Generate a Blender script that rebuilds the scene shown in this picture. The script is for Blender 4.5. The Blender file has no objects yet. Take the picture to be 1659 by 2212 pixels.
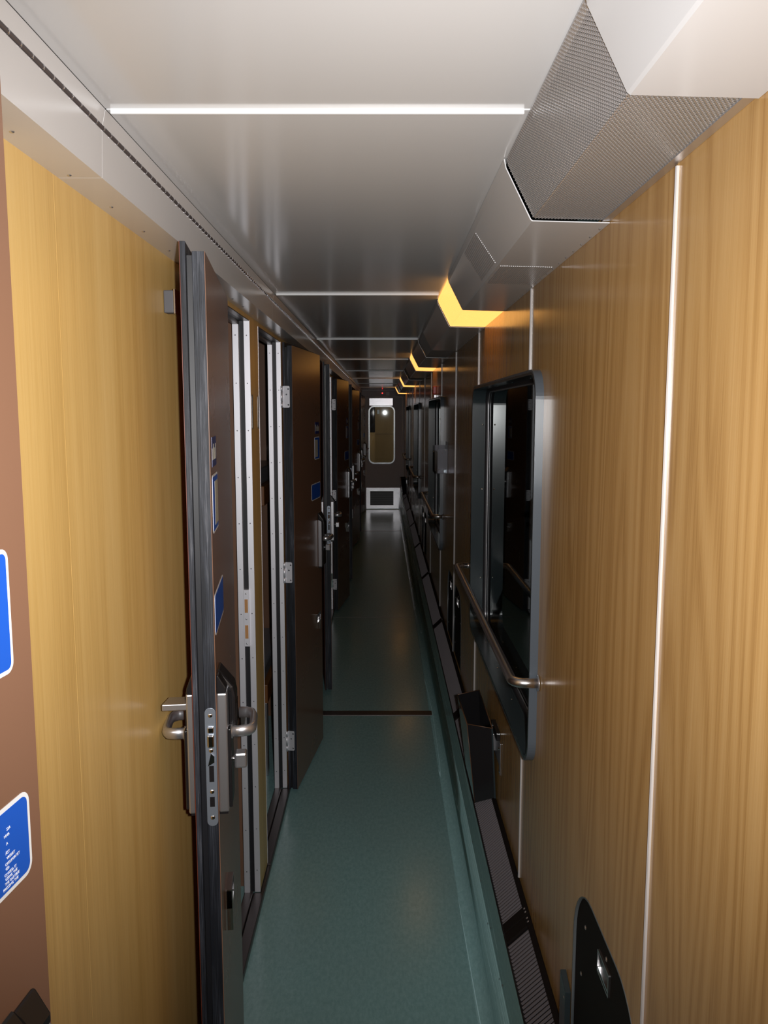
import bpy, bmesh, math, random
from mathutils import Vector, Matrix
random.seed(7)
C = bpy.context.scene.collection
SC = bpy.context.scene
H = 1.71                      # eye height above the floor; z values below are given from eye level

# ------------------------------------------------------------------ camera
cam_d = bpy.data.cameras.new('camera'); cam = bpy.data.objects.new('camera', cam_d); C.objects.link(cam)
cam_d.sensor_fit = 'VERTICAL'; cam_d.sensor_height = 36.0
cam_d.lens = 1757.58 / 2212 * 36.0
cam_d.clip_start = 0.02; cam_d.clip_end = 60
cam.location = (0, 0, H)
cam.rotation_euler = (math.pi/2 - 0.1212, 0, -0.0008)
SC.camera = cam
# ------------------------------------------------------------------ world: night outside
w = bpy.data.worlds.new('night'); SC.world = w; w.use_nodes = True
w.node_tree.nodes['Background'].inputs[0].default_value = (0.020, 0.030, 0.030, 1)
w.node_tree.nodes['Background'].inputs[1].default_value = 0.5
# ------------------------------------------------------------------ the photographer's flash, beside the lens
fl = bpy.data.lights.new('flash', 'SPOT'); flo = bpy.data.objects.new('flash', fl); C.objects.link(flo)
fl.energy = 120; fl.spot_size = math.radians(99); fl.spot_blend = 1.0; fl.shadow_soft_size = 0.012
fl.color = (1.0, 0.985, 0.975)
flo.location = (0.055, 0.0, H + 0.01); flo.rotation_euler = (math.pi/2 - 0.06, 0, 0)
# ------------------------------------------------------------------ colour management
SC.view_settings.view_transform = 'Standard'; SC.view_settings.look = 'None'
SC.view_settings.gamma = 1.0; SC.view_settings.use_curve_mapping = False
SC.view_settings.exposure = 0.0

# ================================================================== materials
def newmat(name):
    m = bpy.data.materials.new(name); m.use_nodes = True
    return m, m.node_tree, m.node_tree.nodes['Principled BSDF']
def flat(name, col, rough=.5, metal=0, spec=.5, coat=0, bump=None, bstr=.1, emit=None, estr=0):
    m, nt, b = newmat(name)
    b.inputs['Base Color'].default_value = (*col, 1); b.inputs['Roughness'].default_value = rough
    b.inputs['Metallic'].default_value = metal; b.inputs['Specular IOR Level'].default_value = spec
    b.inputs['Coat Weight'].default_value = coat
    if emit: b.inputs['Emission Color'].default_value = (*emit, 1); b.inputs['Emission Strength'].default_value = estr
    tc = nt.nodes.new('ShaderNodeTexCoord'); n = nt.nodes.new('ShaderNodeTexNoise')
    n.inputs['Scale'].default_value = bump or 5; n.inputs['Detail'].default_value = 3
    nt.links.new(tc.outputs['Object'], n.inputs['Vector'])
    mr = nt.nodes.new('ShaderNodeMapRange'); mr.inputs['To Min'].default_value = rough*.95; mr.inputs['To Max'].default_value = min(1, rough*1.05)
    nt.links.new(n.outputs['Fac'], mr.inputs['Value']); nt.links.new(mr.outputs[0], b.inputs['Roughness'])
    if bump:
        bp = nt.nodes.new('ShaderNodeBump'); bp.inputs['Strength'].default_value = bstr; bp.inputs['Distance'].default_value = .001
        nt.links.new(n.outputs['Fac'], bp.inputs['Height']); nt.links.new(bp.outputs[0], b.inputs['Normal'])
    return m
def mathn(nt, op, a, bv=None, c=None):
    n = nt.nodes.new('ShaderNodeMath'); n.operation = op
    for i, v in enumerate((a, bv, c)):
        if v is None: continue
        if isinstance(v, (int, float)): n.inputs[i].default_value = v
        else: nt.links.new(v, n.inputs[i])
    return n.outputs[0]
def ramp(nt, fac, stops):
    r = nt.nodes.new('ShaderNodeValToRGB'); e = r.color_ramp.elements
    while len(e) < len(stops): e.new(.5)
    for i, (p, c) in enumerate(stops): e[i].position = p; e[i].color = (*c, 1)
    nt.links.new(fac, r.inputs[0]); return r.outputs[0]
def noise(nt, vec, scale3, detail=2, rough=.5, dist=0):
    mp = nt.nodes.new('ShaderNodeMapping'); mp.inputs['Scale'].default_value = scale3
    nt.links.new(vec, mp.inputs['Vector'])
    n = nt.nodes.new('ShaderNodeTexNoise'); n.inputs['Scale'].default_value = 1; n.inputs['Detail'].default_value = detail
    n.inputs['Roughness'].default_value = rough; n.inputs['Distortion'].default_value = dist
    nt.links.new(mp.outputs[0], n.inputs['Vector']); return n.outputs['Fac']
def mixc(nt, fac, a, b, mode='MIX'):
    m = nt.nodes.new('ShaderNodeMix'); m.data_type = 'RGBA'; m.blend_type = mode
    if isinstance(fac, (int, float)): m.inputs[0].default_value = fac
    else: nt.links.new(fac, m.inputs[0])
    for s, v in ((6, a), (7, b)):
        if isinstance(v, tuple): m.inputs[s].default_value = (*v, 1)
        else: nt.links.new(v, m.inputs[s])
    return m.outputs[2]
def wood(name, light, mid, dark, rings, rough=.28):
    m, nt, b = newmat(name)
    tc = nt.nodes.new('ShaderNodeTexCoord').outputs['Object']
    big = noise(nt, tc, (5, 7.5, .55), 1.5, .4, .2)
    sn = mathn(nt, 'SINE', mathn(nt, 'MULTIPLY', big, rings))
    sn = mathn(nt, 'MULTIPLY_ADD', sn, .5, .5)
    fine = noise(nt, tc, (300, 420, 5), 2, .6)
    band = noise(nt, tc, (30, 38, .4), 2, .5)
    v = mathn(nt, 'ADD', mathn(nt, 'MULTIPLY', sn, .26), mathn(nt, 'ADD', mathn(nt, 'MULTIPLY', fine, .50), mathn(nt, 'MULTIPLY', band, .30)))
    col = ramp(nt, v, [(.25, dark), (.52, mid), (.80, light)])
    nt.links.new(col, b.inputs['Base Color'])
    rr = mathn(nt, 'MULTIPLY_ADD', fine, .16, rough - .08); nt.links.new(rr, b.inputs['Roughness'])
    bp = nt.nodes.new('ShaderNodeBump'); bp.inputs['Strength'].default_value = .12; bp.inputs['Distance'].default_value = .0006
    nt.links.new(fine, bp.inputs['Height']); nt.links.new(bp.outputs[0], b.inputs['Normal'])
    return m
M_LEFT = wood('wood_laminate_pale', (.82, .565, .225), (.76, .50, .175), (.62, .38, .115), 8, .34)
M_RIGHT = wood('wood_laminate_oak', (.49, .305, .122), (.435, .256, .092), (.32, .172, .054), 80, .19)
M_VEST = wood('wood_vestibule', (.42, .24, .09), (.36, .20, .07), (.28, .15, .05), 8, .4)
M_CEIL = flat('ceiling_enamel', (.63, .63, .635), .15, 0, .5, 0, 6, .02)
M_COVE = flat('cove_enamel', (.62, .605, .60), .22, 0, .5)
M_COVER = flat('cover_enamel', (.56, .56, .57), .22, 0, .5)
M_ALU = flat('brushed_aluminium', (.42, .44, .45), .26, 1)
M_STRIPW = flat('bright_jamb_steel', (.92, .92, .98), .45, .7, .6)
M_TRIM = flat('silver_joint_trim', (.74, .74, .76), .3, .5, .6)
M_CHROME = flat('chrome', (.82, .81, .83), .12, 1)
M_SATIN = flat('satin_steel', (.60, .60, .63), .31, .9, .6)
M_PLATE = flat('dull_zinc_plate', (.27, .31, .37), .36, .6, .5)
M_RAIL = flat('satin_rail_steel', (.66, .64, .64), .30, 1)
M_GASKET = flat('black_rubber', (.012, .012, .015), .45)
M_BLACK = flat('black_plastic', (.012, .011, .012), .28)
M_BAND = flat('grey_edge_band', (.09, .10, .105), .35, 0, .5)
M_HATCH = flat('black_laminate', (.013, .010, .009), .55, 0, .06)
M_FRAME = flat('slate_enamel', (.026, .036, .040), .20, 0, .4)
M_LIP = flat('frame_lip_enamel', (.075, .090, .108), .28, 0, .6)
M_SILL = flat('dark_metal_sill', (.10, .085, .085), .35, .6)
M_KEEP = flat('keeper_zinc', (.24, .23, .22), .4, .5)
M_SLOTSHADE = flat('slot_shadow_grey', (.34, .33, .32), .4)  # grey standing in for the shade inside the cover slots
M_SCREW = flat('dark_screw', (.12, .12, .14), .3, 1)
M_MESHM = flat('expanded_metal', (.60, .59, .60), .32, .85)
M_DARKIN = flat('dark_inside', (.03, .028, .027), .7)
M_BROWN = flat('door_brown_laminate', (.215, .115, .072), .27, 0, .5)
M_BROWNG = flat('end_door_enamel', (.56, .53, .58), .5)
M_BLUE = flat('sign_blue', (.012, .10, .55), .35)
M_NAVY = flat('sign_navy', (.02, .03, .16), .35)
M_WHITE = flat('sign_white', (.80, .82, .84), .4)
M_CREAM = flat('sign_cream', (.55, .52, .42), .4)
M_REDEDGE = flat('door_skin_edge', (.16, .035, .015), .4)
M_WOODBLOCK = flat('strike_pine', (.50, .25, .09), .5)
M_MATTRESS = flat('grey_vinyl', (.20, .20, .22), .35, 0, .5, 0, 30, .3)
M_ORANGEWD = flat('bunk_wood', (.20, .08, .025), .4)
M_RED = flat('red_plastic', (.45, .02, .015), .35)
M_LED = flat('red_led', (.5, .02, .02), .4, emit=(1, .02, .02), estr=5)
M_LAMP = flat('lamp_diffuser', (.8, .6, .3), .35, emit=(1.0, .46, .11), estr=1.6)
M_VESTFILL = flat('vestibule_fill_glow', (.9, .9, .9), .4, emit=(.85, 1, .95), estr=28)  # glow of the added vestibule fill lamp
M_STEEL2 = flat('scuffed_steel_plate', (.70, .70, .74), .25, 1, .5, 0, 14, .35)
def m_edge():
    m, nt, b = newmat('black_stained_edge')
    tc = nt.nodes.new('ShaderNodeTexCoord').outputs['Object']
    f = noise(nt, tc, (500, 500, 9), 4, .7); g = noise(nt, tc, (30, 30, 3), 3, .6)
    v = mathn(nt, 'MULTIPLY', f, g)
    nt.links.new(ramp(nt, v, [(.20, (.008, .010, .015)), (.31, (.035, .041, .055)), (.44, (.20, .21, .24))]), b.inputs['Base Color'])
    b.inputs['Roughness'].default_value = .55
    b.inputs['Specular IOR Level'].default_value = .35
    bp = nt.nodes.new('ShaderNodeBump'); bp.inputs['Strength'].default_value = .5; bp.inputs['Distance'].default_value = .001
    nt.links.new(f, bp.inputs['Height']); nt.links.new(bp.outputs[0], b.inputs['Normal'])
    return m
M_EDGE = m_edge()
def m_floor(name, scratch):
    m, nt, b = newmat(name)
    tc = nt.nodes.new('ShaderNodeTexCoord').outputs['Object']
    a = noise(nt, tc, (90, 40, 90), 4, .7); g = noise(nt, tc, (3, 2, 3), 2, .5)
    c1 = ramp(nt, a, [(.35, (.22, .41, .42)), (.65, (.30, .53, .54))])
    c2 = mixc(nt, mathn(nt, 'MULTIPLY', g, .5), c1, (.26, .36, .35))
    if scratch:
        s = noise(nt, tc, (16, .40, 16), 1.0, .5, .25)
        s2 = mathn(nt, 'ABSOLUTE', mathn(nt, 'SUBTRACT', s, .5))
        f = mathn(nt, 'MULTIPLY', mathn(nt, 'LESS_THAN', s2, .008), noise(nt, tc, (8, 2, 8), 2, .5))
        c2 = mixc(nt, mathn(nt, 'MULTIPLY', f, 1.9), c2, (.50, .76, .80))
    nt.links.new(c2, b.inputs['Base Color'])
    nt.links.new(mathn(nt, 'MULTIPLY_ADD', g, .12, .15 if not scratch else .20), b.inputs['Roughness'])
    bp = nt.nodes.new('ShaderNodeBump'); bp.inputs['Strength'].default_value = .06; bp.inputs['Distance'].default_value = .001
    nt.links.new(a, bp.inputs['Height']); nt.links.new(bp.outputs[0], b.inputs['Normal'])
    return m
M_FLOOR = m_floor('teal_linoleum', False); M_SKIRT = m_floor('teal_linoleum_upstand', True)
def m_glass(name, tint, haze=0):
    m = bpy.data.materials.new(name); m.use_nodes = True; nt = m.node_tree; nt.nodes.clear()
    o = nt.nodes.new('ShaderNodeOutputMaterial'); t = nt.nodes.new('ShaderNodeBsdfTransparent'); t.inputs[0].default_value = (*tint, 1)
    g = nt.nodes.new('ShaderNodeBsdfGlossy'); g.inputs['Roughness'].default_value = .02 + haze*.2; g.inputs[0].default_value = (.9, .95, .95, 1)
    fr = nt.nodes.new('ShaderNodeFresnel'); fr.inputs[0].default_value = 1.5
    mx = nt.nodes.new('ShaderNodeMixShader')
    nt.links.new(fr.outputs[0], mx.inputs[0]); nt.links.new(t.outputs[0], mx.inputs[1]); nt.links.new(g.outputs[0], mx.inputs[2])
    out = mx.outputs[0]
    if haze:
        d = nt.nodes.new('ShaderNodeBsdfDiffuse'); d.inputs[0].default_value = (.6, .6, .66, 1)
        m2 = nt.nodes.new('ShaderNodeMixShader'); m2.inputs[0].default_value = haze
        nt.links.new(out, m2.inputs[1]); nt.links.new(d.outputs[0], m2.inputs[2]); out = m2.outputs[0]
    nt.links.new(out, o.inputs[0]); return m
M_GLASS = m_glass('window_glass', (.35, .42, .42)); M_GLASS2 = m_glass('door_glass', (.8, .8, .8)); M_ACRYL = m_glass('clear_acrylic', (.85, .85, .87), .24)

# ================================================================== mesh helpers
class MB:
    def __init__(s): s.v = []; s.f = []; s.sm = []
    def add(s, vs, fs, smooth=False):
        o = len(s.v); s.v += [tuple(p) for p in vs]
        for f in fs: s.f.append([i + o for i in f]); s.sm.append(smooth)
        return s
    def box(s, x0, x1, y0, y1, z0, z1):
        vs = [(x, y, z) for x in (x0, x1) for y in (y0, y1) for z in (z0, z1)]
        return s.add(vs, [(0, 1, 3, 2), (4, 6, 7, 5), (0, 4, 5, 1), (2, 3, 7, 6), (0, 2, 6, 4), (1, 5, 7, 3)])
    def prism(s, poly, axis, a, b, smooth=False):
        # poly: 2D points in the two other axes (order x,y / x,z / y,z), extruded from a to b on axis
        def P(p, t):
            return {'x': (t, p[0], p[1]), 'y': (p[0], t, p[1]), 'z': (p[0], p[1], t)}[axis]
        n = len(poly)
        vs = [P(p, a) for p in poly] + [P(p, b) for p in poly]
        s.add(vs, [tuple(range(n)), tuple(range(2*n-1, n-1, -1))])
        o = len(s.v) - 2*n
        for i in range(n):
            j = (i+1) % n; s.f.append([o+i, o+j, o+n+j, o+n+i]); s.sm.append(smooth)
        return s
    def ring(s, outer, inner, axis, a, b, smooth=True):
        def P(p, t):
            return {'x': (t, p[0], p[1]), 'y': (p[0], t, p[1]), 'z': (p[0], p[1], t)}[axis]
        n = len(outer); vs = [P(p, t) for t in (a, b) for q in (outer, inner) for p in q]
        o = len(s.v); s.v += vs
        A, B_, C_, D = 0, n, 2*n, 3*n
        for i in range(n):
            j = (i+1) % n
            for f, sm in (((A+i, A+j, B_+j, B_+i), False), ((C_+i, D+i, D+j, C_+j), False), ((A+i, C_+i, C_+j, A+j), smooth), ((B_+i, B_+j, D+j, D+i), smooth)):
                s.f.append([o+k for k in f]); s.sm.append(sm)
        return s
    def tube(s, path, r, n=12, sy=1.0, up=(0, 0, 1)):
        pts = [Vector(p) for p in path]; up = Vector(up); rings = []
        for i, p in enumerate(pts):
            d = (pts[min(i+1, len(pts)-1)] - pts[max(i-1, 0)]).normalized()
            u = up - d*up.dot(d)
            if u.length < 1e-4: u = Vector((0, 1, 0)) - d*d.y
            u.normalize(); t = d.cross(u)
            rings.append([p + (u*math.sin(k*2*math.pi/n)*sy + t*math.cos(k*2*math.pi/n))*r for k in range(n)])
        o = len(s.v); s.v += [tuple(q) for rg in rings for q in rg]
        for i in range(len(rings)-1):
            for k in range(n):
                s.f.append([o+i*n+k, o+i*n+(k+1) % n, o+(i+1)*n+(k+1) % n, o+(i+1)*n+k]); s.sm.append(True)
        s.f.append([o+k for k in range(n)][::-1]); s.sm.append(False)
        s.f.append([o+(len(rings)-1)*n+k for k in range(n)]); s.sm.append(False)
        return s
    def dome(s, c, nrm, r, h=None, n=8):
        c = Vector(c); nrm = Vector(nrm).normalized(); h = h or r*.5
        a = nrm.orthogonal().normalized(); b = nrm.cross(a)
        ring0 = [c + (a*math.cos(t) + b*math.sin(t))*r for t in [k*2*math.pi/n for k in range(n)]]
        ring1 = [c + nrm*h*.75 + (a*math.cos(t) + b*math.sin(t))*r*.65 for t in [k*2*math.pi/n for k in range(n)]]
        vs = ring0 + ring1 + [c + nrm*h]
        fs = [(k, (k+1) % n, n+(k+1) % n, n+k) for k in range(n)] + [(n+k, n+(k+1) % n, 2*n) for k in range(n)]
        return s.add(vs, fs, True)
    def build(s, name, mat, parent=None, bevel=0, label=None, stuff=False, flipy=1, loc=None, kind=None):
        me = bpy.data.meshes.new(name)
        vs = s.v if flipy == 1 else [(x, -y, z) for x, y, z in s.v]
        if loc: vs = [(x-loc[0], y-loc[1], z-loc[2]) for x, y, z in vs]
        me.from_pydata(vs, [], s.f); me.polygons.foreach_set('use_smooth', s.sm)
        bm = bmesh.new(); bm.from_mesh(me); bmesh.ops.recalc_face_normals(bm, faces=bm.faces); bm.to_mesh(me); bm.free()
        me.materials.append(mat)
        o = bpy.data.objects.new(name, me); C.objects.link(o)
        if loc: o.location = loc
        if parent: o.parent = parent
        if bevel:
            b = o.modifiers.new('bevel', 'BEVEL'); b.width = bevel; b.segments = 2; b.limit_method = 'ANGLE'; b.angle_limit = math.radians(50)
        if label: o['label'] = label
        if stuff: o['kind'] = 'stuff'
        if kind: o['kind'] = kind
        return o
def rrect(a0, a1, b0, b1, r, n=6):
    pts = []
    for cx, cy, t0 in ((a1-r, b1-r, 0), (a0+r, b1-r, 90), (a0+r, b0+r, 180), (a1-r, b0+r, 270)):
        for k in range(n+1):
            t = math.radians(t0 + 90*k/n); pts.append((cx + r*math.cos(t), cy + r*math.sin(t)))
    return pts
def empty(name, loc=(0, 0, 0), rz=0, label=None, cat=None, group=None, kind=None):
    o = bpy.data.objects.new(name, None); C.objects.link(o); o.location = loc; o.rotation_euler = (0, 0, rz); o.empty_display_size = .05
    return tag(o, label, cat, group, kind)
def tag(o, label=None, cat=None, group=None, kind=None):
    for k, v in (('label', label), ('category', cat), ('group', group), ('kind', kind)):
        if v: o[k] = v
    return o
def children(o): return [c for c in bpy.data.objects if c.parent == o]
def copy_tree(o, parent=None):
    c = o.copy(); C.objects.link(c); c.parent = parent
    for ch in children(o): copy_tree(ch, c)
    return c
def text_mesh(name, body, size, mat, parent, matrix, extr=.0002, align='RIGHT'):
    cu = bpy.data.curves.new('t', 'FONT'); cu.body = body; cu.size = size; cu.extrude = extr; cu.align_x = align; cu.resolution_u = 2
    to = bpy.data.objects.new('t', cu); C.objects.link(to)
    dg = bpy.context.evaluated_depsgraph_get(); me = bpy.data.meshes.new_from_object(to.evaluated_get(dg))
    bpy.data.objects.remove(to); me.transform(matrix); me.materials.clear(); me.materials.append(mat)
    o = bpy.data.objects.new(name, me); C.objects.link(o); o.parent = parent; return o

# ================================================================== key measures
L = -.4353; W = .362; ZC = .400 + H; YE = 14.45; YB = -1.6
LT = -.489                      # inner face of the left wall
MOD = 3.36; J1 = 2.694; J2 = 3.498; OW = .622
ZT = .2985 + H; ZS = .03        # opening top, sill top
PW = 3.0566; S1, S2, S3 = 1.04, 2.031, 3.125
WY0, WY1, WZ0, WZ1 = 1.85, 3.165, -.845 + H, .10 + H
def zz(z): return z + H

# ================================================================== floor
fl_ = empty('floor', kind='structure', label='glossy teal linoleum corridor floor')
MB().box(-2.35, .42, YB, YE, -.02, 0).build('floor_sheet', M_FLOOR, fl_)
MB().box(-.56, .32, YE, 16.4, -.02, 0).build('floor_sheet', M_FLOOR, fl_)
MB().box(L+.012, .290, 4.455, 4.525, 0, .003).build('joint_strip', M_SILL, fl_, .001, 'dark brown metal floor joint strip')
MB().box(L+.012, .307, 11.74, 11.755, 0, .0015).build('joint_strip', M_SILL, fl_)
MB().box(L+.012, .307, 6.70, 6.703, 0, .0008).build('joint_strip', M_SILL, fl_)

# ================================================================== ceiling
ce = empty('ceiling', kind='structure', label='glossy light grey ceiling panels')
CJ = [1.137 + 1.68*i for i in range(-2, 9)]
ys = [YB] + [c for c in CJ if YB < c < YE] + [YE]
for a, b in zip(ys[:-1], ys[1:]):
    MB().box(-.369, .20, a+.0015, b-.0015, ZC, ZC+.012).build('ceiling_panel', M_CEIL, ce, .0015)
MB().box(-.5, .42, YB, YE, ZC+.013, ZC+.03).build('ceiling_backing', M_DARKIN, ce)
for c in CJ:
    if YB < c < YE: MB().box(-.362, .187, c-.0025, c+.0025, ZC-.0062, ZC+.001).build('joint_strip', M_WHITE, ce, .0008, 'white strip across the ceiling joint')

# left cove: soffit + fascia panels, piano hinge and upper strip
cv = empty('trim_1', kind='structure', label='white metal cove along the left wall below the ceiling')
for a, b in zip(ys[:-1], ys[1:]):
    MB().prism([(L, zz(.3125)), (-.377, zz(.3125)), (-.3745, zz(.3735)), (-.3765, zz(.3735)), (-.3790, zz(.3145)), (L, zz(.3145))], 'y', a+.0004, b-.0004).build('soffit_panel', M_COVE, cv)
    MB().prism([(-.3735, zz(.3805)), (-.369, zz(.400)), (-.372, zz(.400)), (-.3765, zz(.3805))], 'y', a+.0008, b-.0008).build('cove_strip', M_COVE, cv)
MB().tube([(-.3755, YB, zz(.3770)), (-.3755, YE, zz(.3770))], .0036, 8).build('hinge_rod', M_SILL, cv)
kn = MB(); y = .3
while y < 9: kn.tube([(-.3754, y, zz(.3770)), (-.3754, y+.0022, zz(.3770))], .0042, 8); y += .028
kn.build('hinge_knuckles', M_CHROME, cv, stuff=True)
sc = MB(); y = .62
while y < 8:
    sc.dome((-.398-.018, y, zz(.3125)), (0, 0, -1), .0032, .0016); y += .168
sc.build('soffit_screws', M_SATIN, cv, stuff=True)

# ================================================================== left wall
wl = empty('wall_left', kind='structure', label='pale wood laminate wall with the compartment openings')
def wpanel(parent, y0, y1, z0, z1, mat=M_LEFT, x0=LT, x1=L):
    return MB().box(x0, x1, y0+.0003, y1-.0003, z0, z1).build('wall_panel', mat, parent)
mods = [-1, 0, 1, 2, 3]
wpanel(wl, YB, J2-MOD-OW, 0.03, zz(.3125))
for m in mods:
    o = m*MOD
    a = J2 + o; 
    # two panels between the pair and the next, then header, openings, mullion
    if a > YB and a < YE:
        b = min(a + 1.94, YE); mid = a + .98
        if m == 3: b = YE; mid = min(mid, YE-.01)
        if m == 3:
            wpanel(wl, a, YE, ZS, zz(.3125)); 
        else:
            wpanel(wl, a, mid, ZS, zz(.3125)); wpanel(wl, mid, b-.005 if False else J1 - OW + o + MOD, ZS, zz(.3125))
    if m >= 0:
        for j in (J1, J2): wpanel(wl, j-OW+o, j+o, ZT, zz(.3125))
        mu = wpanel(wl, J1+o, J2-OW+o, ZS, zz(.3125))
        for dy in (.030, .155):
            yy = J1 + o + dy
            kp = MB().prism(rrect(yy-.010, yy+.010, zz(-.054), zz(.060), .006), 'x', L, L+.0012).build('keeper_plate', M_KEEP, wl, label='slotted steel keeper plate on the post')
            b_ = MB()
            for k in range(4): b_.box(L+.0010, L+.0016, yy-.003, yy+.0085, zz(.038-.029*k), zz(.052-.029*k))
            b_.build('slots', M_BLACK, kp, stuff=True)
MB().box(L-.002, L+.012, YB, YE, 0, .022).build('sill_strip', M_SILL, wl, .003, 'dark metal strip along the foot of the wall')
MB().box(LT-.004, LT, YB, .13, 0, ZC).build('backing', M_DARKIN, wl)

# door frames
def frame(o, j, first):
    """frame of one opening, jambs at j-OW and j (+o)"""
    t = empty('trim_%d' % frame.n, kind='structure', label='steel-edged frame of a compartment doorway'); frame.n += 1
    for side in (0, 1):
        yj = j + o - (0 if side else OW); d = -1 if side else 1      # d points into the opening
        def seg(x0, x1, dep, nm, mat, bev=.0006):
            a, b = sorted((yj, yj + d*dep)); return MB().box(x0, x1, a, b, ZS, ZT).build(nm, mat, t, bev)
        seg(L-.0185, L+.0012, .0022, 'jamb_strip', M_STRIPW)
        seg(L-.0340, L-.0185, .0010, 'gasket', M_GASKET, 0)
        seg(L-.0535, L-.0340, .0130, 'jamb_strip', M_STRIPW)
        s = MB(); z = .25
        while z > -1.62:
            for x, dep in ((L-.0092, .0022), (L-.0440, .0130)):
                s.dome((x, yj + d*dep, zz(z)), (0, d, 0), .0021, .0008, 6)
            z -= .154
        s.build('jamb_screws', M_SCREW, t, stuff=True)
    y0, y1 = j+o-OW, j+o
    MB().box(L-.0185, L, y0, y1, ZT-.003, ZT).build('frame_head', M_SILL, t)
    MB().box(L-.034, L-.0185, y0, y1, ZT-.003, ZT).build('head_gasket', M_GASKET, t)
    MB().box(L-.0535, L-.034, y0, y1, ZT-.014, ZT).build('frame_head', M_SILL, t)
    MB().box(L-.0535, L-.024, y0, y1, 0, ZS+.004).build('sill', M_SILL, t, .002)
    MB().box(L-.022, L+.012, y0, y1, 0.022, ZS-.002).build('sill', M_SILL, t, .002)
    if first:     # lock keeper on the far jamb
        yk = y1
        k = MB().box(L-.0352, L-.0165, yk-.0150, yk-.0008, zz(-.785), zz(-.590)).build('strike_plate', M_STRIPW, t, .0006)
        for za, zb in ((-.668, -.622), (-.757, -.711)):
            MB().box(L-.0312, L-.0205, yk-.0165, yk-.0145, zz(za), zz(zb)).build('wood_insert', M_WOODBLOCK, k, label='bare wood seen through the plate')
        s = MB()
        for z in (-.603, -.69, -.775): s.dome((L-.026, yk-.015, zz(z)), (0, -1, 0), .0028, .001)
        s.build('plate_screws', M_SATIN, k, stuff=True)
frame.n = 2
for m in (0, 1, 2, 3):
    frame(m*MOD, J1, True); frame(m*MOD, J2, False)

# compartments behind the left wall
cb = empty('wall_compartment', kind='structure', label='dark brown walls of the sleeping compartments')
MB().box(-2.35, -2.33, .1, YE, 0, zz(.5)).build('back_wall', M_BROWN, cb)
MB().box(-2.35, L-.06, .1, YE, zz(.45), zz(.47)).build('compartment_ceiling', M_CEIL, cb)
for k in range(9):
    y = 1.115 + 1.68*k
    if y < YE: MB().box(-2.33, LT-.001, y-.02, y+.02, 0, zz(.449)).build('partition', M_BROWN, cb)
# bunks seen through the second doorway
def bunk(z, label):
    t = empty('bunk', (-1.41, 4.05, zz(z)), 0, label, 'bunk', None)
    MB().prism(rrect(-1.95+1.45, -.60+1.45, -.37, .37, .04), 'z', -.075, 0).build('mattress', M_MATTRESS, t, .012)
    MB().box(-.52, .87, -.38, .38, -.165, -.075).build('base', M_ORANGEWD, t, .004)
    return t
b1 = bunk(-1.185, 'lower bunk with grey vinyl mattress seen through the second doorway')
MB().box(.835, .865, -.37, -.335, -.525, -.165).build('leg', M_SATIN, b1, .003)
MB().box(.835, .865, .30, .33, -.525, -.165).build('leg', M_SATIN, b1, .003)
b2 = bunk(-.255, 'folded upper bunk edge seen through the second doorway')
t = empty('pillow', (-.86, 4.1, zz(-.255)), 0, 'pale pillow on the upper bunk behind the second doorway', 'pillow')
MB().prism(rrect(-.2, .2, -.27, .27, .08), 'z', .001, .07).build('cushion', M_WHITE, t, .03)
tb = empty('shelf', (-.66, 3.66, zz(-.27)), 0, 'small white shelf on the compartment partition beyond the second doorway', 'shelf')
MB().box(-.08, .08, -.33, .0, -.012, .0).build('board', M_WHITE, tb, .003)
MB().box(-.01, .01, -.10, .0, -.08, -.012).build('bracket', M_SATIN, tb, .002)

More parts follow.
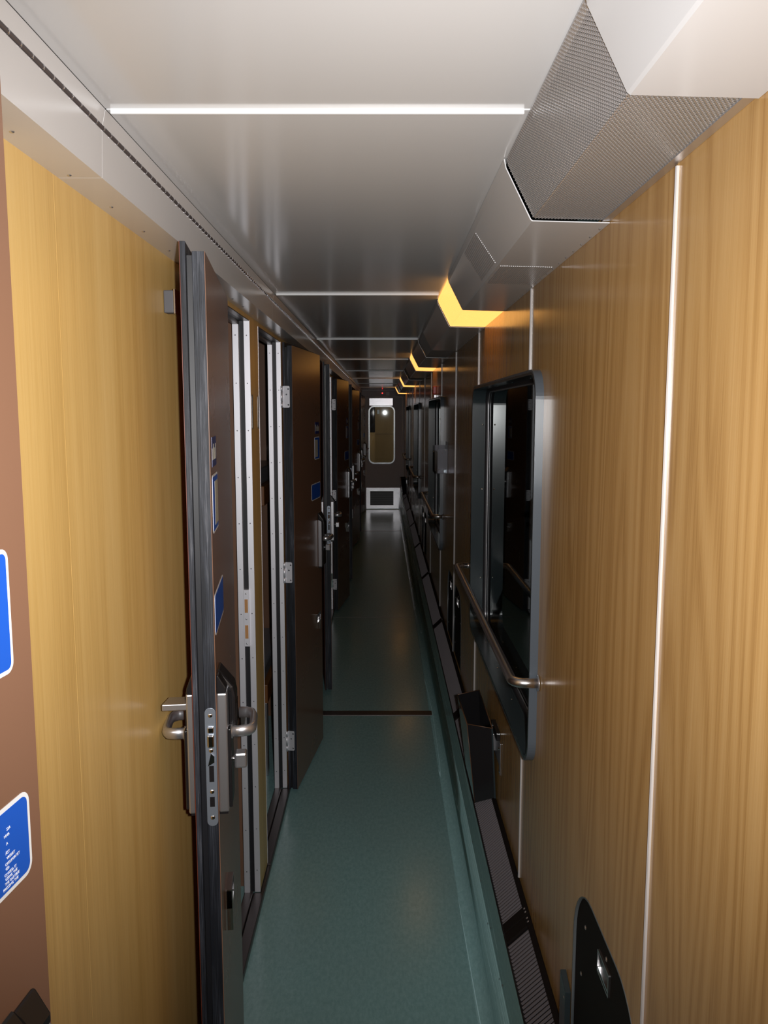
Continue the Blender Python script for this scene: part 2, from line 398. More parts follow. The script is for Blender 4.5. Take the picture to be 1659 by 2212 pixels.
# ================================================================== compartment doors
DL = .594; DZ0 = .02; DZM = zz(.283); DZL = zz(.2975); TH = .043
def make_door(sg):
    t = bpy.data.objects.new('door', None); C.objects.link(t); t.empty_display_size = .05
    def bd(mb, name, mat, parent=None, **k): return mb.build(name, mat, parent or t, flipy=sg, **k)
    bd(MB().box(.001, DL, -.0225, -.0012, DZ0, DZM), 'door_core', M_EDGE, bevel=.0006)
    bd(MB().box(0, DL, -.0012, 0, DZ0, DZM), 'inner_skin', M_BROWN, label='brown laminate inner face')
    bd(MB().box(.004, DL-.008, -.0325, -.0225, DZ0+.004, DZM-.006), 'gasket', M_GASKET)
    bd(MB().box(0, DL+.012, -.0420, -.0325, DZ0, DZL), 'rebate_lip', M_EDGE, bevel=.0006)
    bd(MB().box(0, DL+.0122, -TH, -.0420, DZ0, DZL), 'outer_skin', M_REDEDGE)
    # face plate on the lock edge
    fp = bd(MB().prism(rrect(-.0225, -.0020, zz(-.787), zz(-.552), .010), 'x', DL, DL+.0018), 'lock_faceplate', M_PLATE, bevel=.0004)
    s = MB()
    for z in (-.567, -.636, -.718, -.770): s.dome((DL+.0018, -.012, zz(z)), (1, 0, 0), .0042, .0012, 10)
    bd(s, 'plate_screws', M_CHROME, fp, stuff=True)
    bd(MB().prism([(-.0185, DL), (-.0185, DL+.006), (-.0135, DL+.010), (-.0055, DL+.010), (-.0055, DL)], 'z', zz(-.625), zz(-.607)) and
       MB().box(DL, DL+.009, -.0185, -.0055, zz(-.628), zz(-.603)), 'latch_bolt', M_CHROME, fp, bevel=.003)
    bd(MB().box(DL, DL+.007, -.0175, -.0060, zz(-.600), zz(-.588)), 'latch_bolt', M_CHROME, fp, bevel=.002)
    bd(MB().prism([(-.018, zz(-.665)), (-.006, zz(-.658)), (-.006, zz(-.646)), (-.012, zz(-.640))], 'x', DL, DL+.006), 'guard_latch', M_CHROME, fp)
    bd(MB().box(DL+.0016, DL+.0021, -.0165, -.0075, zz(-.760+.062), zz(-.728+.062)), 'bolt_hole', M_BLACK, fp)
    bd(MB().box(DL+.0016, DL+.0021, -.0165, -.0075, zz(-.748), zz(-.728)), 'bolt_hole', M_BLACK, fp)
    u1, u0 = DL-.005, DL-.088
    for side in (1, -1):
        base = 0 if side == 1 else -TH
        def B(u_0, u_1, d0, d1, z0, z1):
            a, b = sorted((base+side*d0, base+side*d1)); return MB().box(u_0, u_1, a, b, zz(z0), zz(z1))
        dep = .019 if side == 1 else .014
        lc = bd(B(u0, u1, 0, dep, -.764, -.527), 'lock_case', M_SATIN, bevel=.003, label='satin steel lock case')
        bd(B(u0+.006, u1-.006, dep, dep+.006, -.758, -.60), 'case_cover', M_BLACK, lc, bevel=.002)
        bd(B(u0+.01, u1-.01, 0, dep-.003, -.772, -.764), 'case_foot', M_BLACK, lc)
        q = [(base+side*d_, zz(z_)) for d_, z_ in ((0, -.5265), (dep-.001, -.5265), (dep-.001, -.517), (.004, -.493), (0, -.493))]
        bd(MB().prism(q, 'x', u0+.002, u1-.001), 'case_cap', M_BLACK, lc, bevel=.002)
        # black card reader head
        def HD(pts):
            q = [(base+side*d, zz(z)) for d, z in pts]; return MB().prism(q, 'x', u0-.004, u1-.030)
        dd = .034 if side == 1 else .020
        rd = bd(HD([(0, -.527), (dep+.001, -.537), (dep+.001, -.62), (dep+.006, -.635), (dd, -.615), (dd, -.545), (dd-.004, -.525), (0, -.487)]), 'card_reader', M_BLACK, bevel=.006, label='black card reader head')
        bd(B(u0+.006, u1-.038, dd, dd+.001, -.60, -.56), 'reader_window', M_HATCH, rd)
        # D-shaped lever
        f = side; e = .064 if side == 1 else .058
        ul = DL-.033
        path = []
        for u, d in ((ul, dep), (ul, e-.018), (ul-.003, e-.006), (ul-.014, e), (ul-.03, e+.001), (ul-.075, e+.001), (ul-.092, e-.003), (ul-.100, e-.014), (ul-.101, e-.03)):
            path.append((u, base+f*d, zz(-.613)))
        lv = bd(MB().tube(path, .0078, 14, 1.45), 'lever_handle', M_SATIN)
        bd(MB().tube([(ul, base+f*dep, zz(-.613)), (ul, base+f*(dep+.008), zz(-.613))], .0135, 16), 'rose', M_SATIN, lv)
        if side == 1:
            tt = bd(MB().tube([(DL-.04, dep, zz(-.671)), (DL-.04, dep+.016, zz(-.671))], .006, 12), 'turn_spindle', M_CHROME)
            bd(MB().box(DL-.052, DL-.026, dep+.010, dep+.034, zz(-.687), zz(-.656)), 'thumb_turn', M_SATIN, tt, bevel=.004)
        else:
            bd(MB().prism([(DL-.012, base-dep), (DL-.012, base-.060), (DL-.055, base-.052), (DL-.055, base-dep)], 'z', zz(-.560), zz(-.547)), 'card_slot_flap', M_SATIN, bevel=.002)
    # hinges on the hinge edge
    for z in (.068, -.694, -1.462):
        hp = bd(MB().prism(rrect(-.043, -.012, zz(z-.046), zz(z+.046), .006), 'x', -.0022, 0), 'hinge', M_STRIPW)
        k = MB()
        for a, b in ((-.046, -.022), (-.0205, .0205), (.022, .046)):
            k.tube([(-.0075, -.0455, zz(z+a)), (-.0075, -.0455, zz(z+b))], .0058, 10, up=(0, 1, 0))
        bd(k, 'knuckle', M_STRIPW, hp)
        s = MB()
        for dy, dz in ((-.018, .033), (-.026, .010), (-.018, -.034)): s.dome((-.0022, dy, zz(z+dz)), (-1, 0, 0), .0036, .001)
        bd(s, 'hinge_screws', M_SCREW, hp, stuff=True)
    # signs on the inner face
    def sgn(s0, s1, z0, z1, r, mats, nm, lab):
        a, b = DL-s1, DL-s0
        o = bd(MB().prism(rrect(a, b, zz(z0), zz(z1), r), 'y', 0, .0006), nm, mats[0], label=lab)
        bd(MB().prism(rrect(a+.004, b-.004, zz(z0)+.004, zz(z1)-.004, max(.001, r-.004)), 'y', .0006, .0009), 'sign_field', mats[1], o)
        return o
    s1 = bd(MB().box(DL-.133, DL-.040, 0, .0006, zz(-.101), zz(-.045)), 'number_sticker', M_NAVY, label='small navy sticker')
    b = MB()
    for k in range(4): b.box(DL-.120+.022*k, DL-.108+.022*k, .0006, .0008, zz(-.088), zz(-.058 - (k % 2)*.008))
    bd(b, 'printed_marks', M_CREAM, s1, stuff=True)
    s2 = sgn(.030, .147, -.226, -.116, .010, (M_WHITE, M_BLUE), 'notice_sticker', 'blue notice with a cream field')
    bd(MB().box(DL-.139, DL-.075, .0009, .0012, zz(-.214), zz(-.130)), 'cream_field', M_CREAM, s2)
    sgn(.018, .226, -.420, -.340, .012, (M_WHITE, M_BLUE), 'notice_sticker', 'plain blue notice with a thin white border')
    # pull low on the inner face
    p = bd(MB().ring(rrect(DL-.175, DL-.105, zz(-1.030), zz(-.985), .003, 2), rrect(DL-.172, DL-.108, zz(-1.027), zz(-.988), .002, 2), 'y', 0, .012, False), 'folding_pull', M_CHROME, label='chrome pull low on the door')
    bd(MB().box(DL-.172, DL-.108, .0002, .0015, zz(-1.027), zz(-.988)), 'pull_recess', M_BLACK, p)
    bd(MB().box(DL-.108, DL-.105, .002, .014, zz(-1.075), zz(-.985)), 'pull_flap', M_CHROME, p)
    return t
dA = make_door(1); dB = make_door(-1)
door_n = 0; used = {1: False, -1: False}
def place_door(sg, org, tip, label):
    global door_n
    src = dA if sg == 1 else dB
    o = src if not used[sg] else copy_tree(src)
    used[sg] = True; door_n += 1
    o.name = 'door_%d' % door_n
    o.location = (org[0], org[1], 0)
    o.rotation_euler = (0, 0, math.atan2(tip[1]-org[1], tip[0]-org[0]))
    tag(o, label, 'door', None, 'structure')
    return o
dBfirst = place_door(-1, (-.387, .136), (-.3235, .727), 'brown compartment door at the left picture edge with large blue signs')
ordn = ['nearest', 'second', 'third', 'fourth']
for m in range(4):
    o = m*MOD
    place_door(1, (-.387, 2.070+o), (-.315, 1.480+o), [
        'dark-edged brown door standing open toward the viewer, lock edge with chrome latch nearest the camera',
        'open door beyond the second doorway showing its lock edge and steel lock plates',
        'open door far down the left side, third one showing a black lock edge',
        'farthest door on the left with its black lock edge turned to the viewer'][m])
    place_door(-1, (-.387, 3.502+o), (-.315, 4.092+o), [
        'brown door folded back past the second doorway with three steel hinges in full view',
        'brown door with steel hinges behind the second pair of doorways',
        'brown door lit orange at the top by the third lamp',
        'last brown door on the left before the end wall'][m])
# writing at the end of the lower sign on the nearest door (only what the photograph shows of it)
def door_text(body, s_end, z, size):
    # text runs toward +Y along the inner face, seen from the corridor
    mt = Matrix(((1, 0, 0, DL-s_end), (0, 0, -1, -.0010), (0, 1, 0, zz(z)), (0, 0, 0, 1)))
    text_mesh('lettering', body, size, M_WHITE, dBfirst, mt)
for body, s_end, z in (('SSA', .050, -.362), ('NNA', .052, -.367), ('A', .055, -.3745), ('ÄST', .053, -.3825), ('VREDET', .045, -.3875), ('CKELKORTET', .038, -.3925),
                       ('GD', .055, -.3965), ('CLOSED. IT', .044, -.4015), ('USING THE', .043, -.4055), ('THE OUTSIDE', .040, -.4095), ('PRESSING THE', .042, -.4135)):
    door_text(body, s_end, z, .0037)

for c in children(dBfirst):      # this door's lock sits a little lower and further in than the others
    if c.name.split('.')[0] in ('lock_case', 'card_reader', 'lever_handle', 'turn_spindle', 'card_slot_flap'):
        c.location = (-.024, 0, -.036)
# door buffers on the left wall
bf0 = None
for m in range(4):
    if bf0 is None:
        t = empty('door_buffer', (L, 1.66, zz(.219)), 0)
        MB().box(.0005, .020, -.012, .014, -.022, .022).build('rubber_block', flat('grey_rubber', (.09, .09, .10), .6), t, .002)
        MB().box(.020, .024, -.012, .030, -.024, .024).build('bracket', M_CHROME, t, .001)
        MB().box(.0005, .020, .018, .022, -.022, .022).build('bracket_foot', M_CHROME, t, .001)
        bf0 = t
    else: t = copy_tree(bf0)
    t.location.y = 1.66 + m*MOD
    tag(t, ['grey rubber door buffer in chrome clip behind the nearest black door edge', 'chrome door buffer on the wall between the folded-back door and the next lock edge',
            'small chrome door buffer high on the wall behind the third lock edge', 'farthest small door buffer high on the left wall'][m], 'door stop', 'door buffers on the left wall')

# ================================================================== right wall
wr = empty('wall_right', kind='structure', label='oak laminate window wall')
ZR = zz(-1.226); ZCV = zz(.3025)
HY = [1.046, 3.698, 4.102, 6.755, 7.160]
def arch(i_, r, w_=.392):
    h = zz(-.853) - ZR; p = []
    for cx, t0 in ((w_-i_-r, 0), (i_+r, 90)):
        for k in range(9):
            a = math.radians(t0 + 90*k/8); p.append((cx + r*math.cos(a), h-i_-r + r*math.sin(a)))
    return p + [(i_, .004), (w_-i_, .004)]
def bool_panel(y0, y1, win):
    me = bpy.data.meshes.new('wall_panel'); bm = bmesh.new()
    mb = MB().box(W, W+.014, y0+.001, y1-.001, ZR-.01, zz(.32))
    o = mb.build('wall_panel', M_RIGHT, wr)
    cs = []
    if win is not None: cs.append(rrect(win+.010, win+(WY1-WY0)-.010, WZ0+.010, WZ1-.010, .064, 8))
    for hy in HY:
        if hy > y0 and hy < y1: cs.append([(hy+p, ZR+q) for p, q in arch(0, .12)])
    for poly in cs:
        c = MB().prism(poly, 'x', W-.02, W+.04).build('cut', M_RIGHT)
        md = o.modifiers.new('b', 'BOOLEAN'); md.object = c; md.operation = 'DIFFERENCE'; md.solver = 'EXACT'
        bpy.context.view_layer.update()
        dg = bpy.context.evaluated_depsgraph_get(); nm = bpy.data.meshes.new_from_object(o.evaluated_get(dg))
        o.modifiers.clear(); o.data = nm; bpy.data.objects.remove(c)
    return o
edges = [YB]
strips = []
for k in range(-1, 5):
    for s in (S1, S2, S3):
        y = s + k*PW
        if YB < y < YE-.02: strips.append((y, k, s)); edges.append(y)
edges.append(YE)
wins = [WY0 + k*PW for k in range(5) if WY0 + k*PW + 1.32 < YE]
for a, b in zip(edges[:-1], edges[1:]):
    win = None
    for wy in wins:
        if a < wy + 1.315 and b > wy: win = wy
    bool_panel(a, b, win)
for (y, k, s) in strips:
    has = any(wy < y < wy+1.315 for wy in wins)
    segs = [(ZR, zz(.3))] if not has else [(ZR, WZ0+.004), (WZ1-.004, zz(.3))]
    for z0, z1 in segs:
        MB().prism([(W+.003, y-.0016), (W-.0030, y-.0026), (W-.0042, y), (W-.0030, y+.0026), (W+.003, y+.0016)], 'z', z0, z1).build('joint_trim', M_TRIM, wr, label='silver vertical joint trim')
MB().box(W+.10, W+.11, YB, YE, -.02, zz(.5)).box if False else None

# windows
wt0 = None
def make_window():
    t = empty('window', (W, WY0, WZ0)); wy, wz = WY1-WY0, WZ1-WZ0
    R = lambda i, r: rrect(i, wy-i, i, wz-i, r, 14)
    # raised lip standing proud of the wall, reveal going back to the glass
    MB().ring(R(0, .070), R(.006, .064), 'x', -.019, .0005, False).build('frame_lip', M_LIP, t, label='slate grey window frame')
    MB().ring(R(.0055, .0645), R(.012, .058), 'x', -.019, .044, False).build('reveal', M_FRAME, t)
    MB().ring(R(.011, .059), R(.020, .050), 'x', .030, .050).build('gasket', M_GASKET, t)
    MB().ring(R(.019, .051), R(.023, .047), 'x', .040, .044).build('inner_bead', M_SATIN, t)
    MB().prism(R(.019, .051), 'x', .045, .049).build('glass', M_GLASS, t)
    MB().prism(R(.019, .051), 'x', .062, .066).build('outer_glass', M_GLASS, t)
    MB().ring(R(.004, .066), R(.019, .051), 'x', .050, .075).build('pane_spacer', M_BLACK, t)
    s = MB()
    for z in (.20, .55, .80): s.dome((.022, wy-.012, z), (0, -1, 0), .0035, .0015)
    for y in (.25, .55, .85, 1.1): s.dome((.015, y, wz-.012), (0, 0, -1), .0035, .0015)
    for y in (.15, .45, .75, 1.05): s.dome((.015, y, .012), (0, 0, 1), .0035, .0015)
    s.build('reveal_screws', M_CHROME, t, stuff=True)
    return t
for k, wy in enumerate(wins):
    t = make_window() if k == 0 else copy_tree(wt0)
    if k == 0: wt0 = t
    t.name = 'window_%d' % (k+1); t.location.y = wy
    tag(t, ['nearest large window with the steel handrail across it', 'second window, behind the clear leaflet holder', 'third window along the right wall', 'fourth window along the right wall', 'fifth window along the right wall'][k], 'window', None, 'structure')

# handrails
hr0 = None
for k in range(len(wins)):
    if k == 0:
        t = empty('handrail', (W, 1.83, zz(-.624)))
        ln = 3.30-1.83; d = -.060
        path = [(0, 0, 0), (-.030, 0, 0)]
        for a in range(0, 91, 15):
            path.append((-.030-.030*math.sin(math.radians(a)), .030*(1-math.cos(math.radians(a))), 0))
        path.append((-.060, ln*.5, 0))
        for a in range(90, -1, -15):
            path.append((-.030-.030*math.sin(math.radians(a)), ln-.030*(1-math.cos(math.radians(a))), 0))
        path += [(-.030, ln, 0), (0, ln, 0)]
        MB().tube(path, .0118, 20).build('rail', M_RAIL, t)
        for y in (0, ln):
            f = MB().tube([(-.001, y, 0), (-.0045, y, 0)], .0185, 24).build('flange', M_SATIN, t)
        hr0 = t
    else:
        t = copy_tree(hr0); t.location.y = 1.83 + k*PW
    tag(t, ['satin steel handrail across the nearest window', 'steel handrail below the clear leaflet holder at the second window', 'steel handrail at the third window', 'far steel handrail at the fourth window', 'last steel handrail near the end wall'][k], 'handrail', 'handrails along the windows')

# wall hatches
ht0 = None
def hatch(y, label, i):
    global ht0
    if ht0 is None:
        t = empty('wall_hatch', (W, y, ZR))
        h = zz(-.853) - ZR
        MB().ring(arch(0, .12), arch(.0022, .1178), 'x', -.0012, .0125).build('edge_band', M_BAND, t, 0, 'grey edge band')
        MB().prism(arch(.0026, .1174), 'x', .0040, .0060).build('cover_plate', M_HATCH, t, label='black arched plate')
        for yy, z in ((.325, -.925), (.19, -.890), (.345, -1.03), (.06, -.99), (.05, -1.15), (.34, -1.16)):
            MB().dome((.0040, yy, zz(z)-ZR), (-1, 0, 0), .0042, .002, 10).build('screw', M_SATIN, t)
        MB().ring(rrect(.164, .232, zz(-.940)-ZR, zz(-.900)-ZR, .002, 2), rrect(.167, .229, zz(-.937)-ZR, zz(-.903)-ZR, .001, 2), 'x', .0005, .0045, False).build('pull_rim', M_RAIL, t)
        p = MB().box(.0034, .0039, .167, .229, zz(-.937)-ZR, zz(-.903)-ZR).build('pull_recess', M_BLACK, t)
        MB().box(.001, .0034, .168, .228, zz(-.934)-ZR, zz(-.931)-ZR).build('pull_lip', M_CHROME, p)
        ht0 = t
    else: t = copy_tree(ht0)
    t.location.y = y
    tag(t, label, 'hatch', 'arched hatches low on the right wall')
hatch(1.046, 'nearest black arched hatch low on the right wall with square chrome pull', 0)
hatch(3.698, 'black arched hatch on the near side of the silver trim beyond the first window', 1)
hatch(4.102, 'black arched hatch on the far side of the silver trim beyond the first window', 2)
hatch(6.755, 'small dark hatch beyond the second window, nearer of its pair', 3)
hatch(7.16, 'small dark hatch beyond the second window, farther of its pair', 4)
t = empty('pipe_cover', (W, 1.443, ZR), 0, 'grey-green cover plate at the far side of the nearest arched hatch', 'plate')
MB().prism([(0, 0), (.045, 0), (.045, zz(-1.092)-ZR), (0, zz(-1.108)-ZR)], 'x', -.012, -.0008).build('plate', M_FRAME, t, .001)
MB().dome((-.012, .010, zz(-1.125)-ZR), (-1, 0, 0), .003, .0015).build('screw', M_SATIN, t)

# ---- skirting and radiator grilles
bs = empty('baseboard_right', kind='structure', label='teal linoleum upstand along the foot of the window wall')
MB().prism([(.258, -.001)] + [(.262+.0455*math.sin(a), .0000+.045*(1-math.cos(a))) for a in [math.radians(q) for q in range(10, 91, 10)]] + [(.3002, zz(-1.445)), (.36, zz(-1.445)), (.36, 0.0006)], 'y', YB, YE, True).build('upstand', M_SKIRT, bs)
MB().prism([(.3006, zz(-1.4435)), (.2992, zz(-1.294)), (.36, zz(-1.294)), (.36, zz(-1.4435))], 'y', YB, YE).build('upper_upstand', M_SKIRT, bs)
s = MB()
y = 1.2
while y < 9:
    for dz in (-1.420, ): s.dome((.2998, y, zz(dz-.012)), (-1, 0, 0), .0035, .0016)
    if int(y*10) % 3 == 0: s.dome((.2996, y+.05, zz(-1.452)), (-1, 0, 0), .0035, .0016)
    y += .23
s.build('rivets', M_SATIN, bs, stuff=True)
XO, ZO, XI, ZI = .2988, zz(-1.285), W-.002, zz(-1.227)
g0 = .42; GP = 1.455; gi = 0
def slopez(x): return ZO + (ZI-ZO)*(x-XO)/(XI-XO)
slat_me = None
while g0 < YE-.3:
    g1 = min(g0 + GP, YE-.02)
    lab = ['nearest black radiator grille panel with slanted slats at the bottom of the picture', 'radiator grille panel under the waste bin', 'grey-looking radiator grille panel just beyond the waste bin',
           'fourth radiator grille panel, below the second window', 'fifth radiator grille panel along the skirting', 'sixth radiator grille panel along the skirting', 'seventh radiator grille panel, nearly at the end', 'eighth radiator grille panel', 'last radiator grille panel before the end wall', 'end radiator grille piece'][gi]
    t = empty('radiator_grille', (XO, g0, ZO), 0, lab, 'grille', 'radiator grilles along the window wall')
    dx, dz = XI-XO, ZI-ZO; nx, nz = -dz/math.hypot(dx, dz), dx/math.hypot(dx, dz)
    ln = g1-g0
    def strip(u0_, u1_, y0, y1, h0, h1, nm, mat, parent=t, bev=0, **k):
        P = [(dx*u+nx*h, dz*u+nz*h) for u, h in ((u0_, h0), (u1_, h0), (u1_, h1), (u0_, h1))]
        return MB().prism(P, 'y', y0, y1).build(nm, mat, parent, bev, **k)
    strip(0, 1, .0015, ln-.0015, -.006, -.004, 'tray', M_BLACK)
    strip(0, .05, .0015, ln-.0015, -.004, .0022, 'edge_rail', M_BLACK)
    strip(.84, 1, .0015, ln-.0015, -.004, .0022, 'edge_rail', M_HATCH)
    strip(.05, .84, .0015, .035, -.004, .0020, 'end_plate', M_HATCH)
    strip(.05, .84, ln-.035, ln-.0015, -.004, .0020, 'end_plate', M_HATCH)
    sc_ = MB()
    for yy in (.012, .026, ln-.012, ln-.026): sc_.dome((dx*.90+nx*.0022, yy, dz*.90+nz*.0022), (nx, 0, nz), .0032, .0015)
    sc_.build('screws', M_SATIN, t, stuff=True)
    n = int((ln-.076)/.0125); y0 = .038
    if gi < 2:
        for k in range(n):
            if slat_me is None:
                o = strip(.05, .84, 0, .0032, -.003, .0016, 'slat', M_SLAT if 'M_SLAT' in globals() else flat('slat_metal', (.20, .18, .19), .35, .3)); slat_me = o.data
            else:
                o = bpy.data.objects.new('slat', slat_me); C.objects.link(o); o.parent = t
            o.location = (0, y0 + k*.0125, 0)
        M_SLAT = slat_me.materials[0]
    else:
        mb = MB()
        for k in range(n):
            P = [(dx*u+nx*h, dz*u+nz*h) for u, h in ((.05, -.002), (.84, -.002), (.84, .0016), (.05, .0016))]
            mb.prism(P, 'y', y0+k*.0125, y0+k*.0125+.0032)
        mb.build('slats', M_SLAT, t, stuff=True)
    g0 += GP; gi += 1

# ---- waste bins
wb0 = None
def bin_(y, label):
    global wb0
    if wb0 is None:
        t = empty('waste_bin', (W, y, zz(-1.222)))
        top = [(-.017, 0), (-.094, .037), (-.100, .310), (-.017, .360)]
        zt_ = .232; P = lambda q, z, sx=1: (q[0]*sx, q[1], z)
        def shell(off, z0, z1, sx):
            return None
        bot = [(-.004, .0), (-.066, .050), (-.067, .300), (-.004, .360)]
        def inset(poly, d):
            cx = sum(p[0] for p in poly)/4; cy = sum(p[1] for p in poly)/4
            return [(p[0] + d*(1 if p[0] < cx else -1), p[1] + d*(1 if p[1] < cy else -1)) for p in poly]
        def planar(k0, k1, x, z):     # y on the plane through top k0, top k1 and bottom k0
            a, b, c = Vector((*top[k0], zt_)), Vector((*top[k1], zt_)), Vector((*bot[k0], .002))
            n = (b-a).cross(c-a); return a.y - (n.x*(x-a.x) + n.z*(z-a.z))/n.y
        bot[1] = (bot[1][0], planar(0, 1, bot[1][0], -.031)); bot[2] = (bot[2][0], planar(3, 2, bot[2][0], -.031))
        zb = [.0, -.033, -.033, .0]
        T = [(*p, zt_) for p in top]; Bm = [(*p, z+.002) for p, z in zip(bot, zb)]
        Ti = [(*p, zt_) for p in inset(top, .003)]; Bi = [(*p, .006) for p in inset(bot, .003)]
        vs = T + Bm + Ti + Bi; fs = []
        for i in range(4):
            j = (i+1) % 4
            fs += [(i, j, 4+j, 4+i), (8+i, 12+i, 12+j, 8+j)]
        fs += [(4, 5, 6, 7), (12, 15, 14, 13)]
        MB().add(vs, fs + [(i, 8+i, 8+(i+1) % 4, (i+1) % 4) for i in range(4)]).build('bin_body', M_BLACK2, t, label='glossy black bin body')
        rim = MB()
        pts = T + [T[0]]
        for a, b in zip(pts[:-1], pts[1:]): rim.tube([a, b], .0014, 6)
        rim.tube([T[1], Bm[1]], .0012, 6); 
        rim.build('rim', flat('brown_edge', (.10, .045, .02), .4), t)
        MB().prism([(-.021, .232), (-.016, .232), (-.003, .0), (-.008, .0)], 'y', -.002, .001).build('corner_strip', M_FRAME, t)
        br = MB().box(-.0035, -.0008, -.078, .070, .137, .212).build('wall_bracket', M_SATIN, t, .0008, 'steel mounting bracket')
        MB().box(-.014, -.0035, .02, .06, .150, .205).build('bracket_tongue', M_SATIN, br, .001)
        MB().box(-.0030, -.0008, -.078, -.058, .112, .137).build('bracket_ear', M_SATIN, br)
        s = MB(); s.dome((-.0035, -.055, .190), (-1, 0, 0), .005, .003); s.dome((-.003, -.068, .122), (-1, 0, 0), .005, .003)
        s.build('bracket_screws', M_CHROME, br, stuff=True)
        MB().ring(rrect(-.06, .06, .214, .240, .004, 2), rrect(-.057, .057, .217, .237, .003, 2), 'x', -.012, -.0008, False).build('bracket_loop', M_BLACK, br)
        wb0 = t
    else: t = copy_tree(wb0)
    t.location.y = y
    tag(t, label, 'bin', 'waste bins on the window wall')
M_BLACK2 = flat('bin_laminate', (.014, .013, .014), .10)
bin_(2.47, 'black wall-mounted waste bin on the grille under the nearest window')
bin_(12.35, 'dark waste bin far away beside the end door')

# ---- clear leaflet holder
t = empty('leaflet_holder', (W, 4.57, zz(-.338)), 0, 'clear acrylic leaflet holder on the right wall before the second window', 'holder')
MB().box(-.058, -.001, 0, .003, 0, .135).build('near_side', M_ACRYL, t)
MB().box(-.058, -.001, .237, .240, 0, .150).build('far_side', M_ACRYL, t)
MB().box(-.004, -.001, .003, .237, 0, .175).build('back', M_ACRYL, t)
MB().box(-.058, -.055, .003, .237, 0, .120).build('front', M_ACRYL, t)
MB().box(-.055, -.004, .003, .237, 0, .003).build('bottom', M_ACRYL, t)
s = MB(); s.dome((-.030, 0, .115), (0, -1, 0), .003); s.dome((-.012, 0, .128), (0, -1, 0), .003); s.dome((-.05, 0, .02), (0, -1, 0), .003); s.build('screws', M_CHROME, t, stuff=True)

# ---- fire alarm call point
t = empty('alarm_button', (W, 5.65, zz(.155)), 0, 'small red alarm button high on the right wall', 'alarm')
MB().prism(rrect(-.028, .028, -.028, .028, .006), 'x', -.022, -.0005).build('housing', M_RED, t, .003)
MB().dome((-.022, 0, 0), (-1, 0, 0), .014, .006, 12).build('button', M_SATIN, t)
MB().box(-.015, -.0005, -.02, .02, -.052, -.032).build('tag_plate', M_SATIN, t, .002)

# ================================================================== duct covers, meshes and lamps at the right top
prof = [(W-.0005, zz(.3005)), (.2375, zz(.3035)), (.2343, zz(.3060)), (.1935, zz(.3850)), (.1905, zz(.3985))]
def offset(p, d):
    return [(W-.0005, p[0][1]+d), (p[1][0]+d*.55, p[1][1]+d), (p[2][0]+d*.9, p[2][1]+d*.8), (p[3][0]+d, p[3][1]+d*.3), (p[4][0]+d, p[4][1])]
def cover(y0, y1, label, slots=None, th=.0015, d0=0, nm='duct_cover', mat=None, screws=True):
    t = empty(nm, (W, y0, zz(.30)), 0, label, 'panel', 'duct covers above the windows')
    def loc(p): return [(x-W, z-zz(.30)) for x, z in p]
    a = offset(prof, d0); b = offset(prof, d0+th)
    MB().prism(loc(a) + loc(b)[::-1], 'y', .0006, y1-y0-.0006).build('cover_sheet', mat or M_COVER, t)
    if screws:
        s = MB(); y = .05
        while y < min(y1-y0, 1.4):
            s.dome((-.158, y, .068), (-.9, 0, -.45), .0028, .0014); y += .27
        y = .04
        while y < min(y1-y0, 1.6): s.dome((-.006, y, 0.0004), (0, 0, -1), .0022, .0022, 6); y += .062
        s.build('cover_screws', M_SATIN, t, stuff=True)
    if slots:
        p1, p2, p3 = prof[1], prof[2], prof[3]
        mb = MB(); pl = MB()
        zs = lambda x: .0005 + (-x)/.1235*.003
        for k in range(25):
            x = -.119 + k*.0044
            pl.prism([(x+.0022, zs(x)+.0004), (x+.0044, zs(x)+.0004), (x+.0044, zs(x+.0022)-.0002), (x+.0022, zs(x+.0022)-.0002)], 'y', slots[0]-y0, slots[1]-y0)
            mb.prism([(x, zs(x)+.0004), (x+.0022, zs(x)+.0004), (x+.0022, zs(x)-.0007), (x, zs(x)-.0007)], 'y', slots[0]-y0, slots[1]-y0)
        for k in range(17):
            f = .04 + k*.054; x = p2[0]+(p3[0]-p2[0])*f - W; z = p2[1]+(p3[1]-p2[1])*f - zz(.30)
            ux, uz = -.445*.0022, .895*.0022; nx_, nz_ = -.895*.0007, -.445*.0007
            vx, vz = -.895*.0002, -.445*.0002
            pl.prism([(x+ux, z+uz), (x+2*ux, z+2*uz), (x+2*ux+vx, z+2*uz+vz), (x+ux+vx, z+uz+vz)], 'y', slots[0]-y0+k*.003, slots[1]-y0+k*.003)
            mb.prism([(x, z), (x+ux, z+uz), (x+ux+nx_, z+uz+nz_), (x+nx_, z+nz_)], 'y', slots[0]-y0+k*.003, slots[1]-y0+k*.003)
        mb.build('slot_ribs', M_TRIM, t, stuff=True)
        pl.build('slot_gap_shade', M_SLOTSHADE, t, stuff=True)  # grey strips paint slot shade onto the solid sheet
    return t
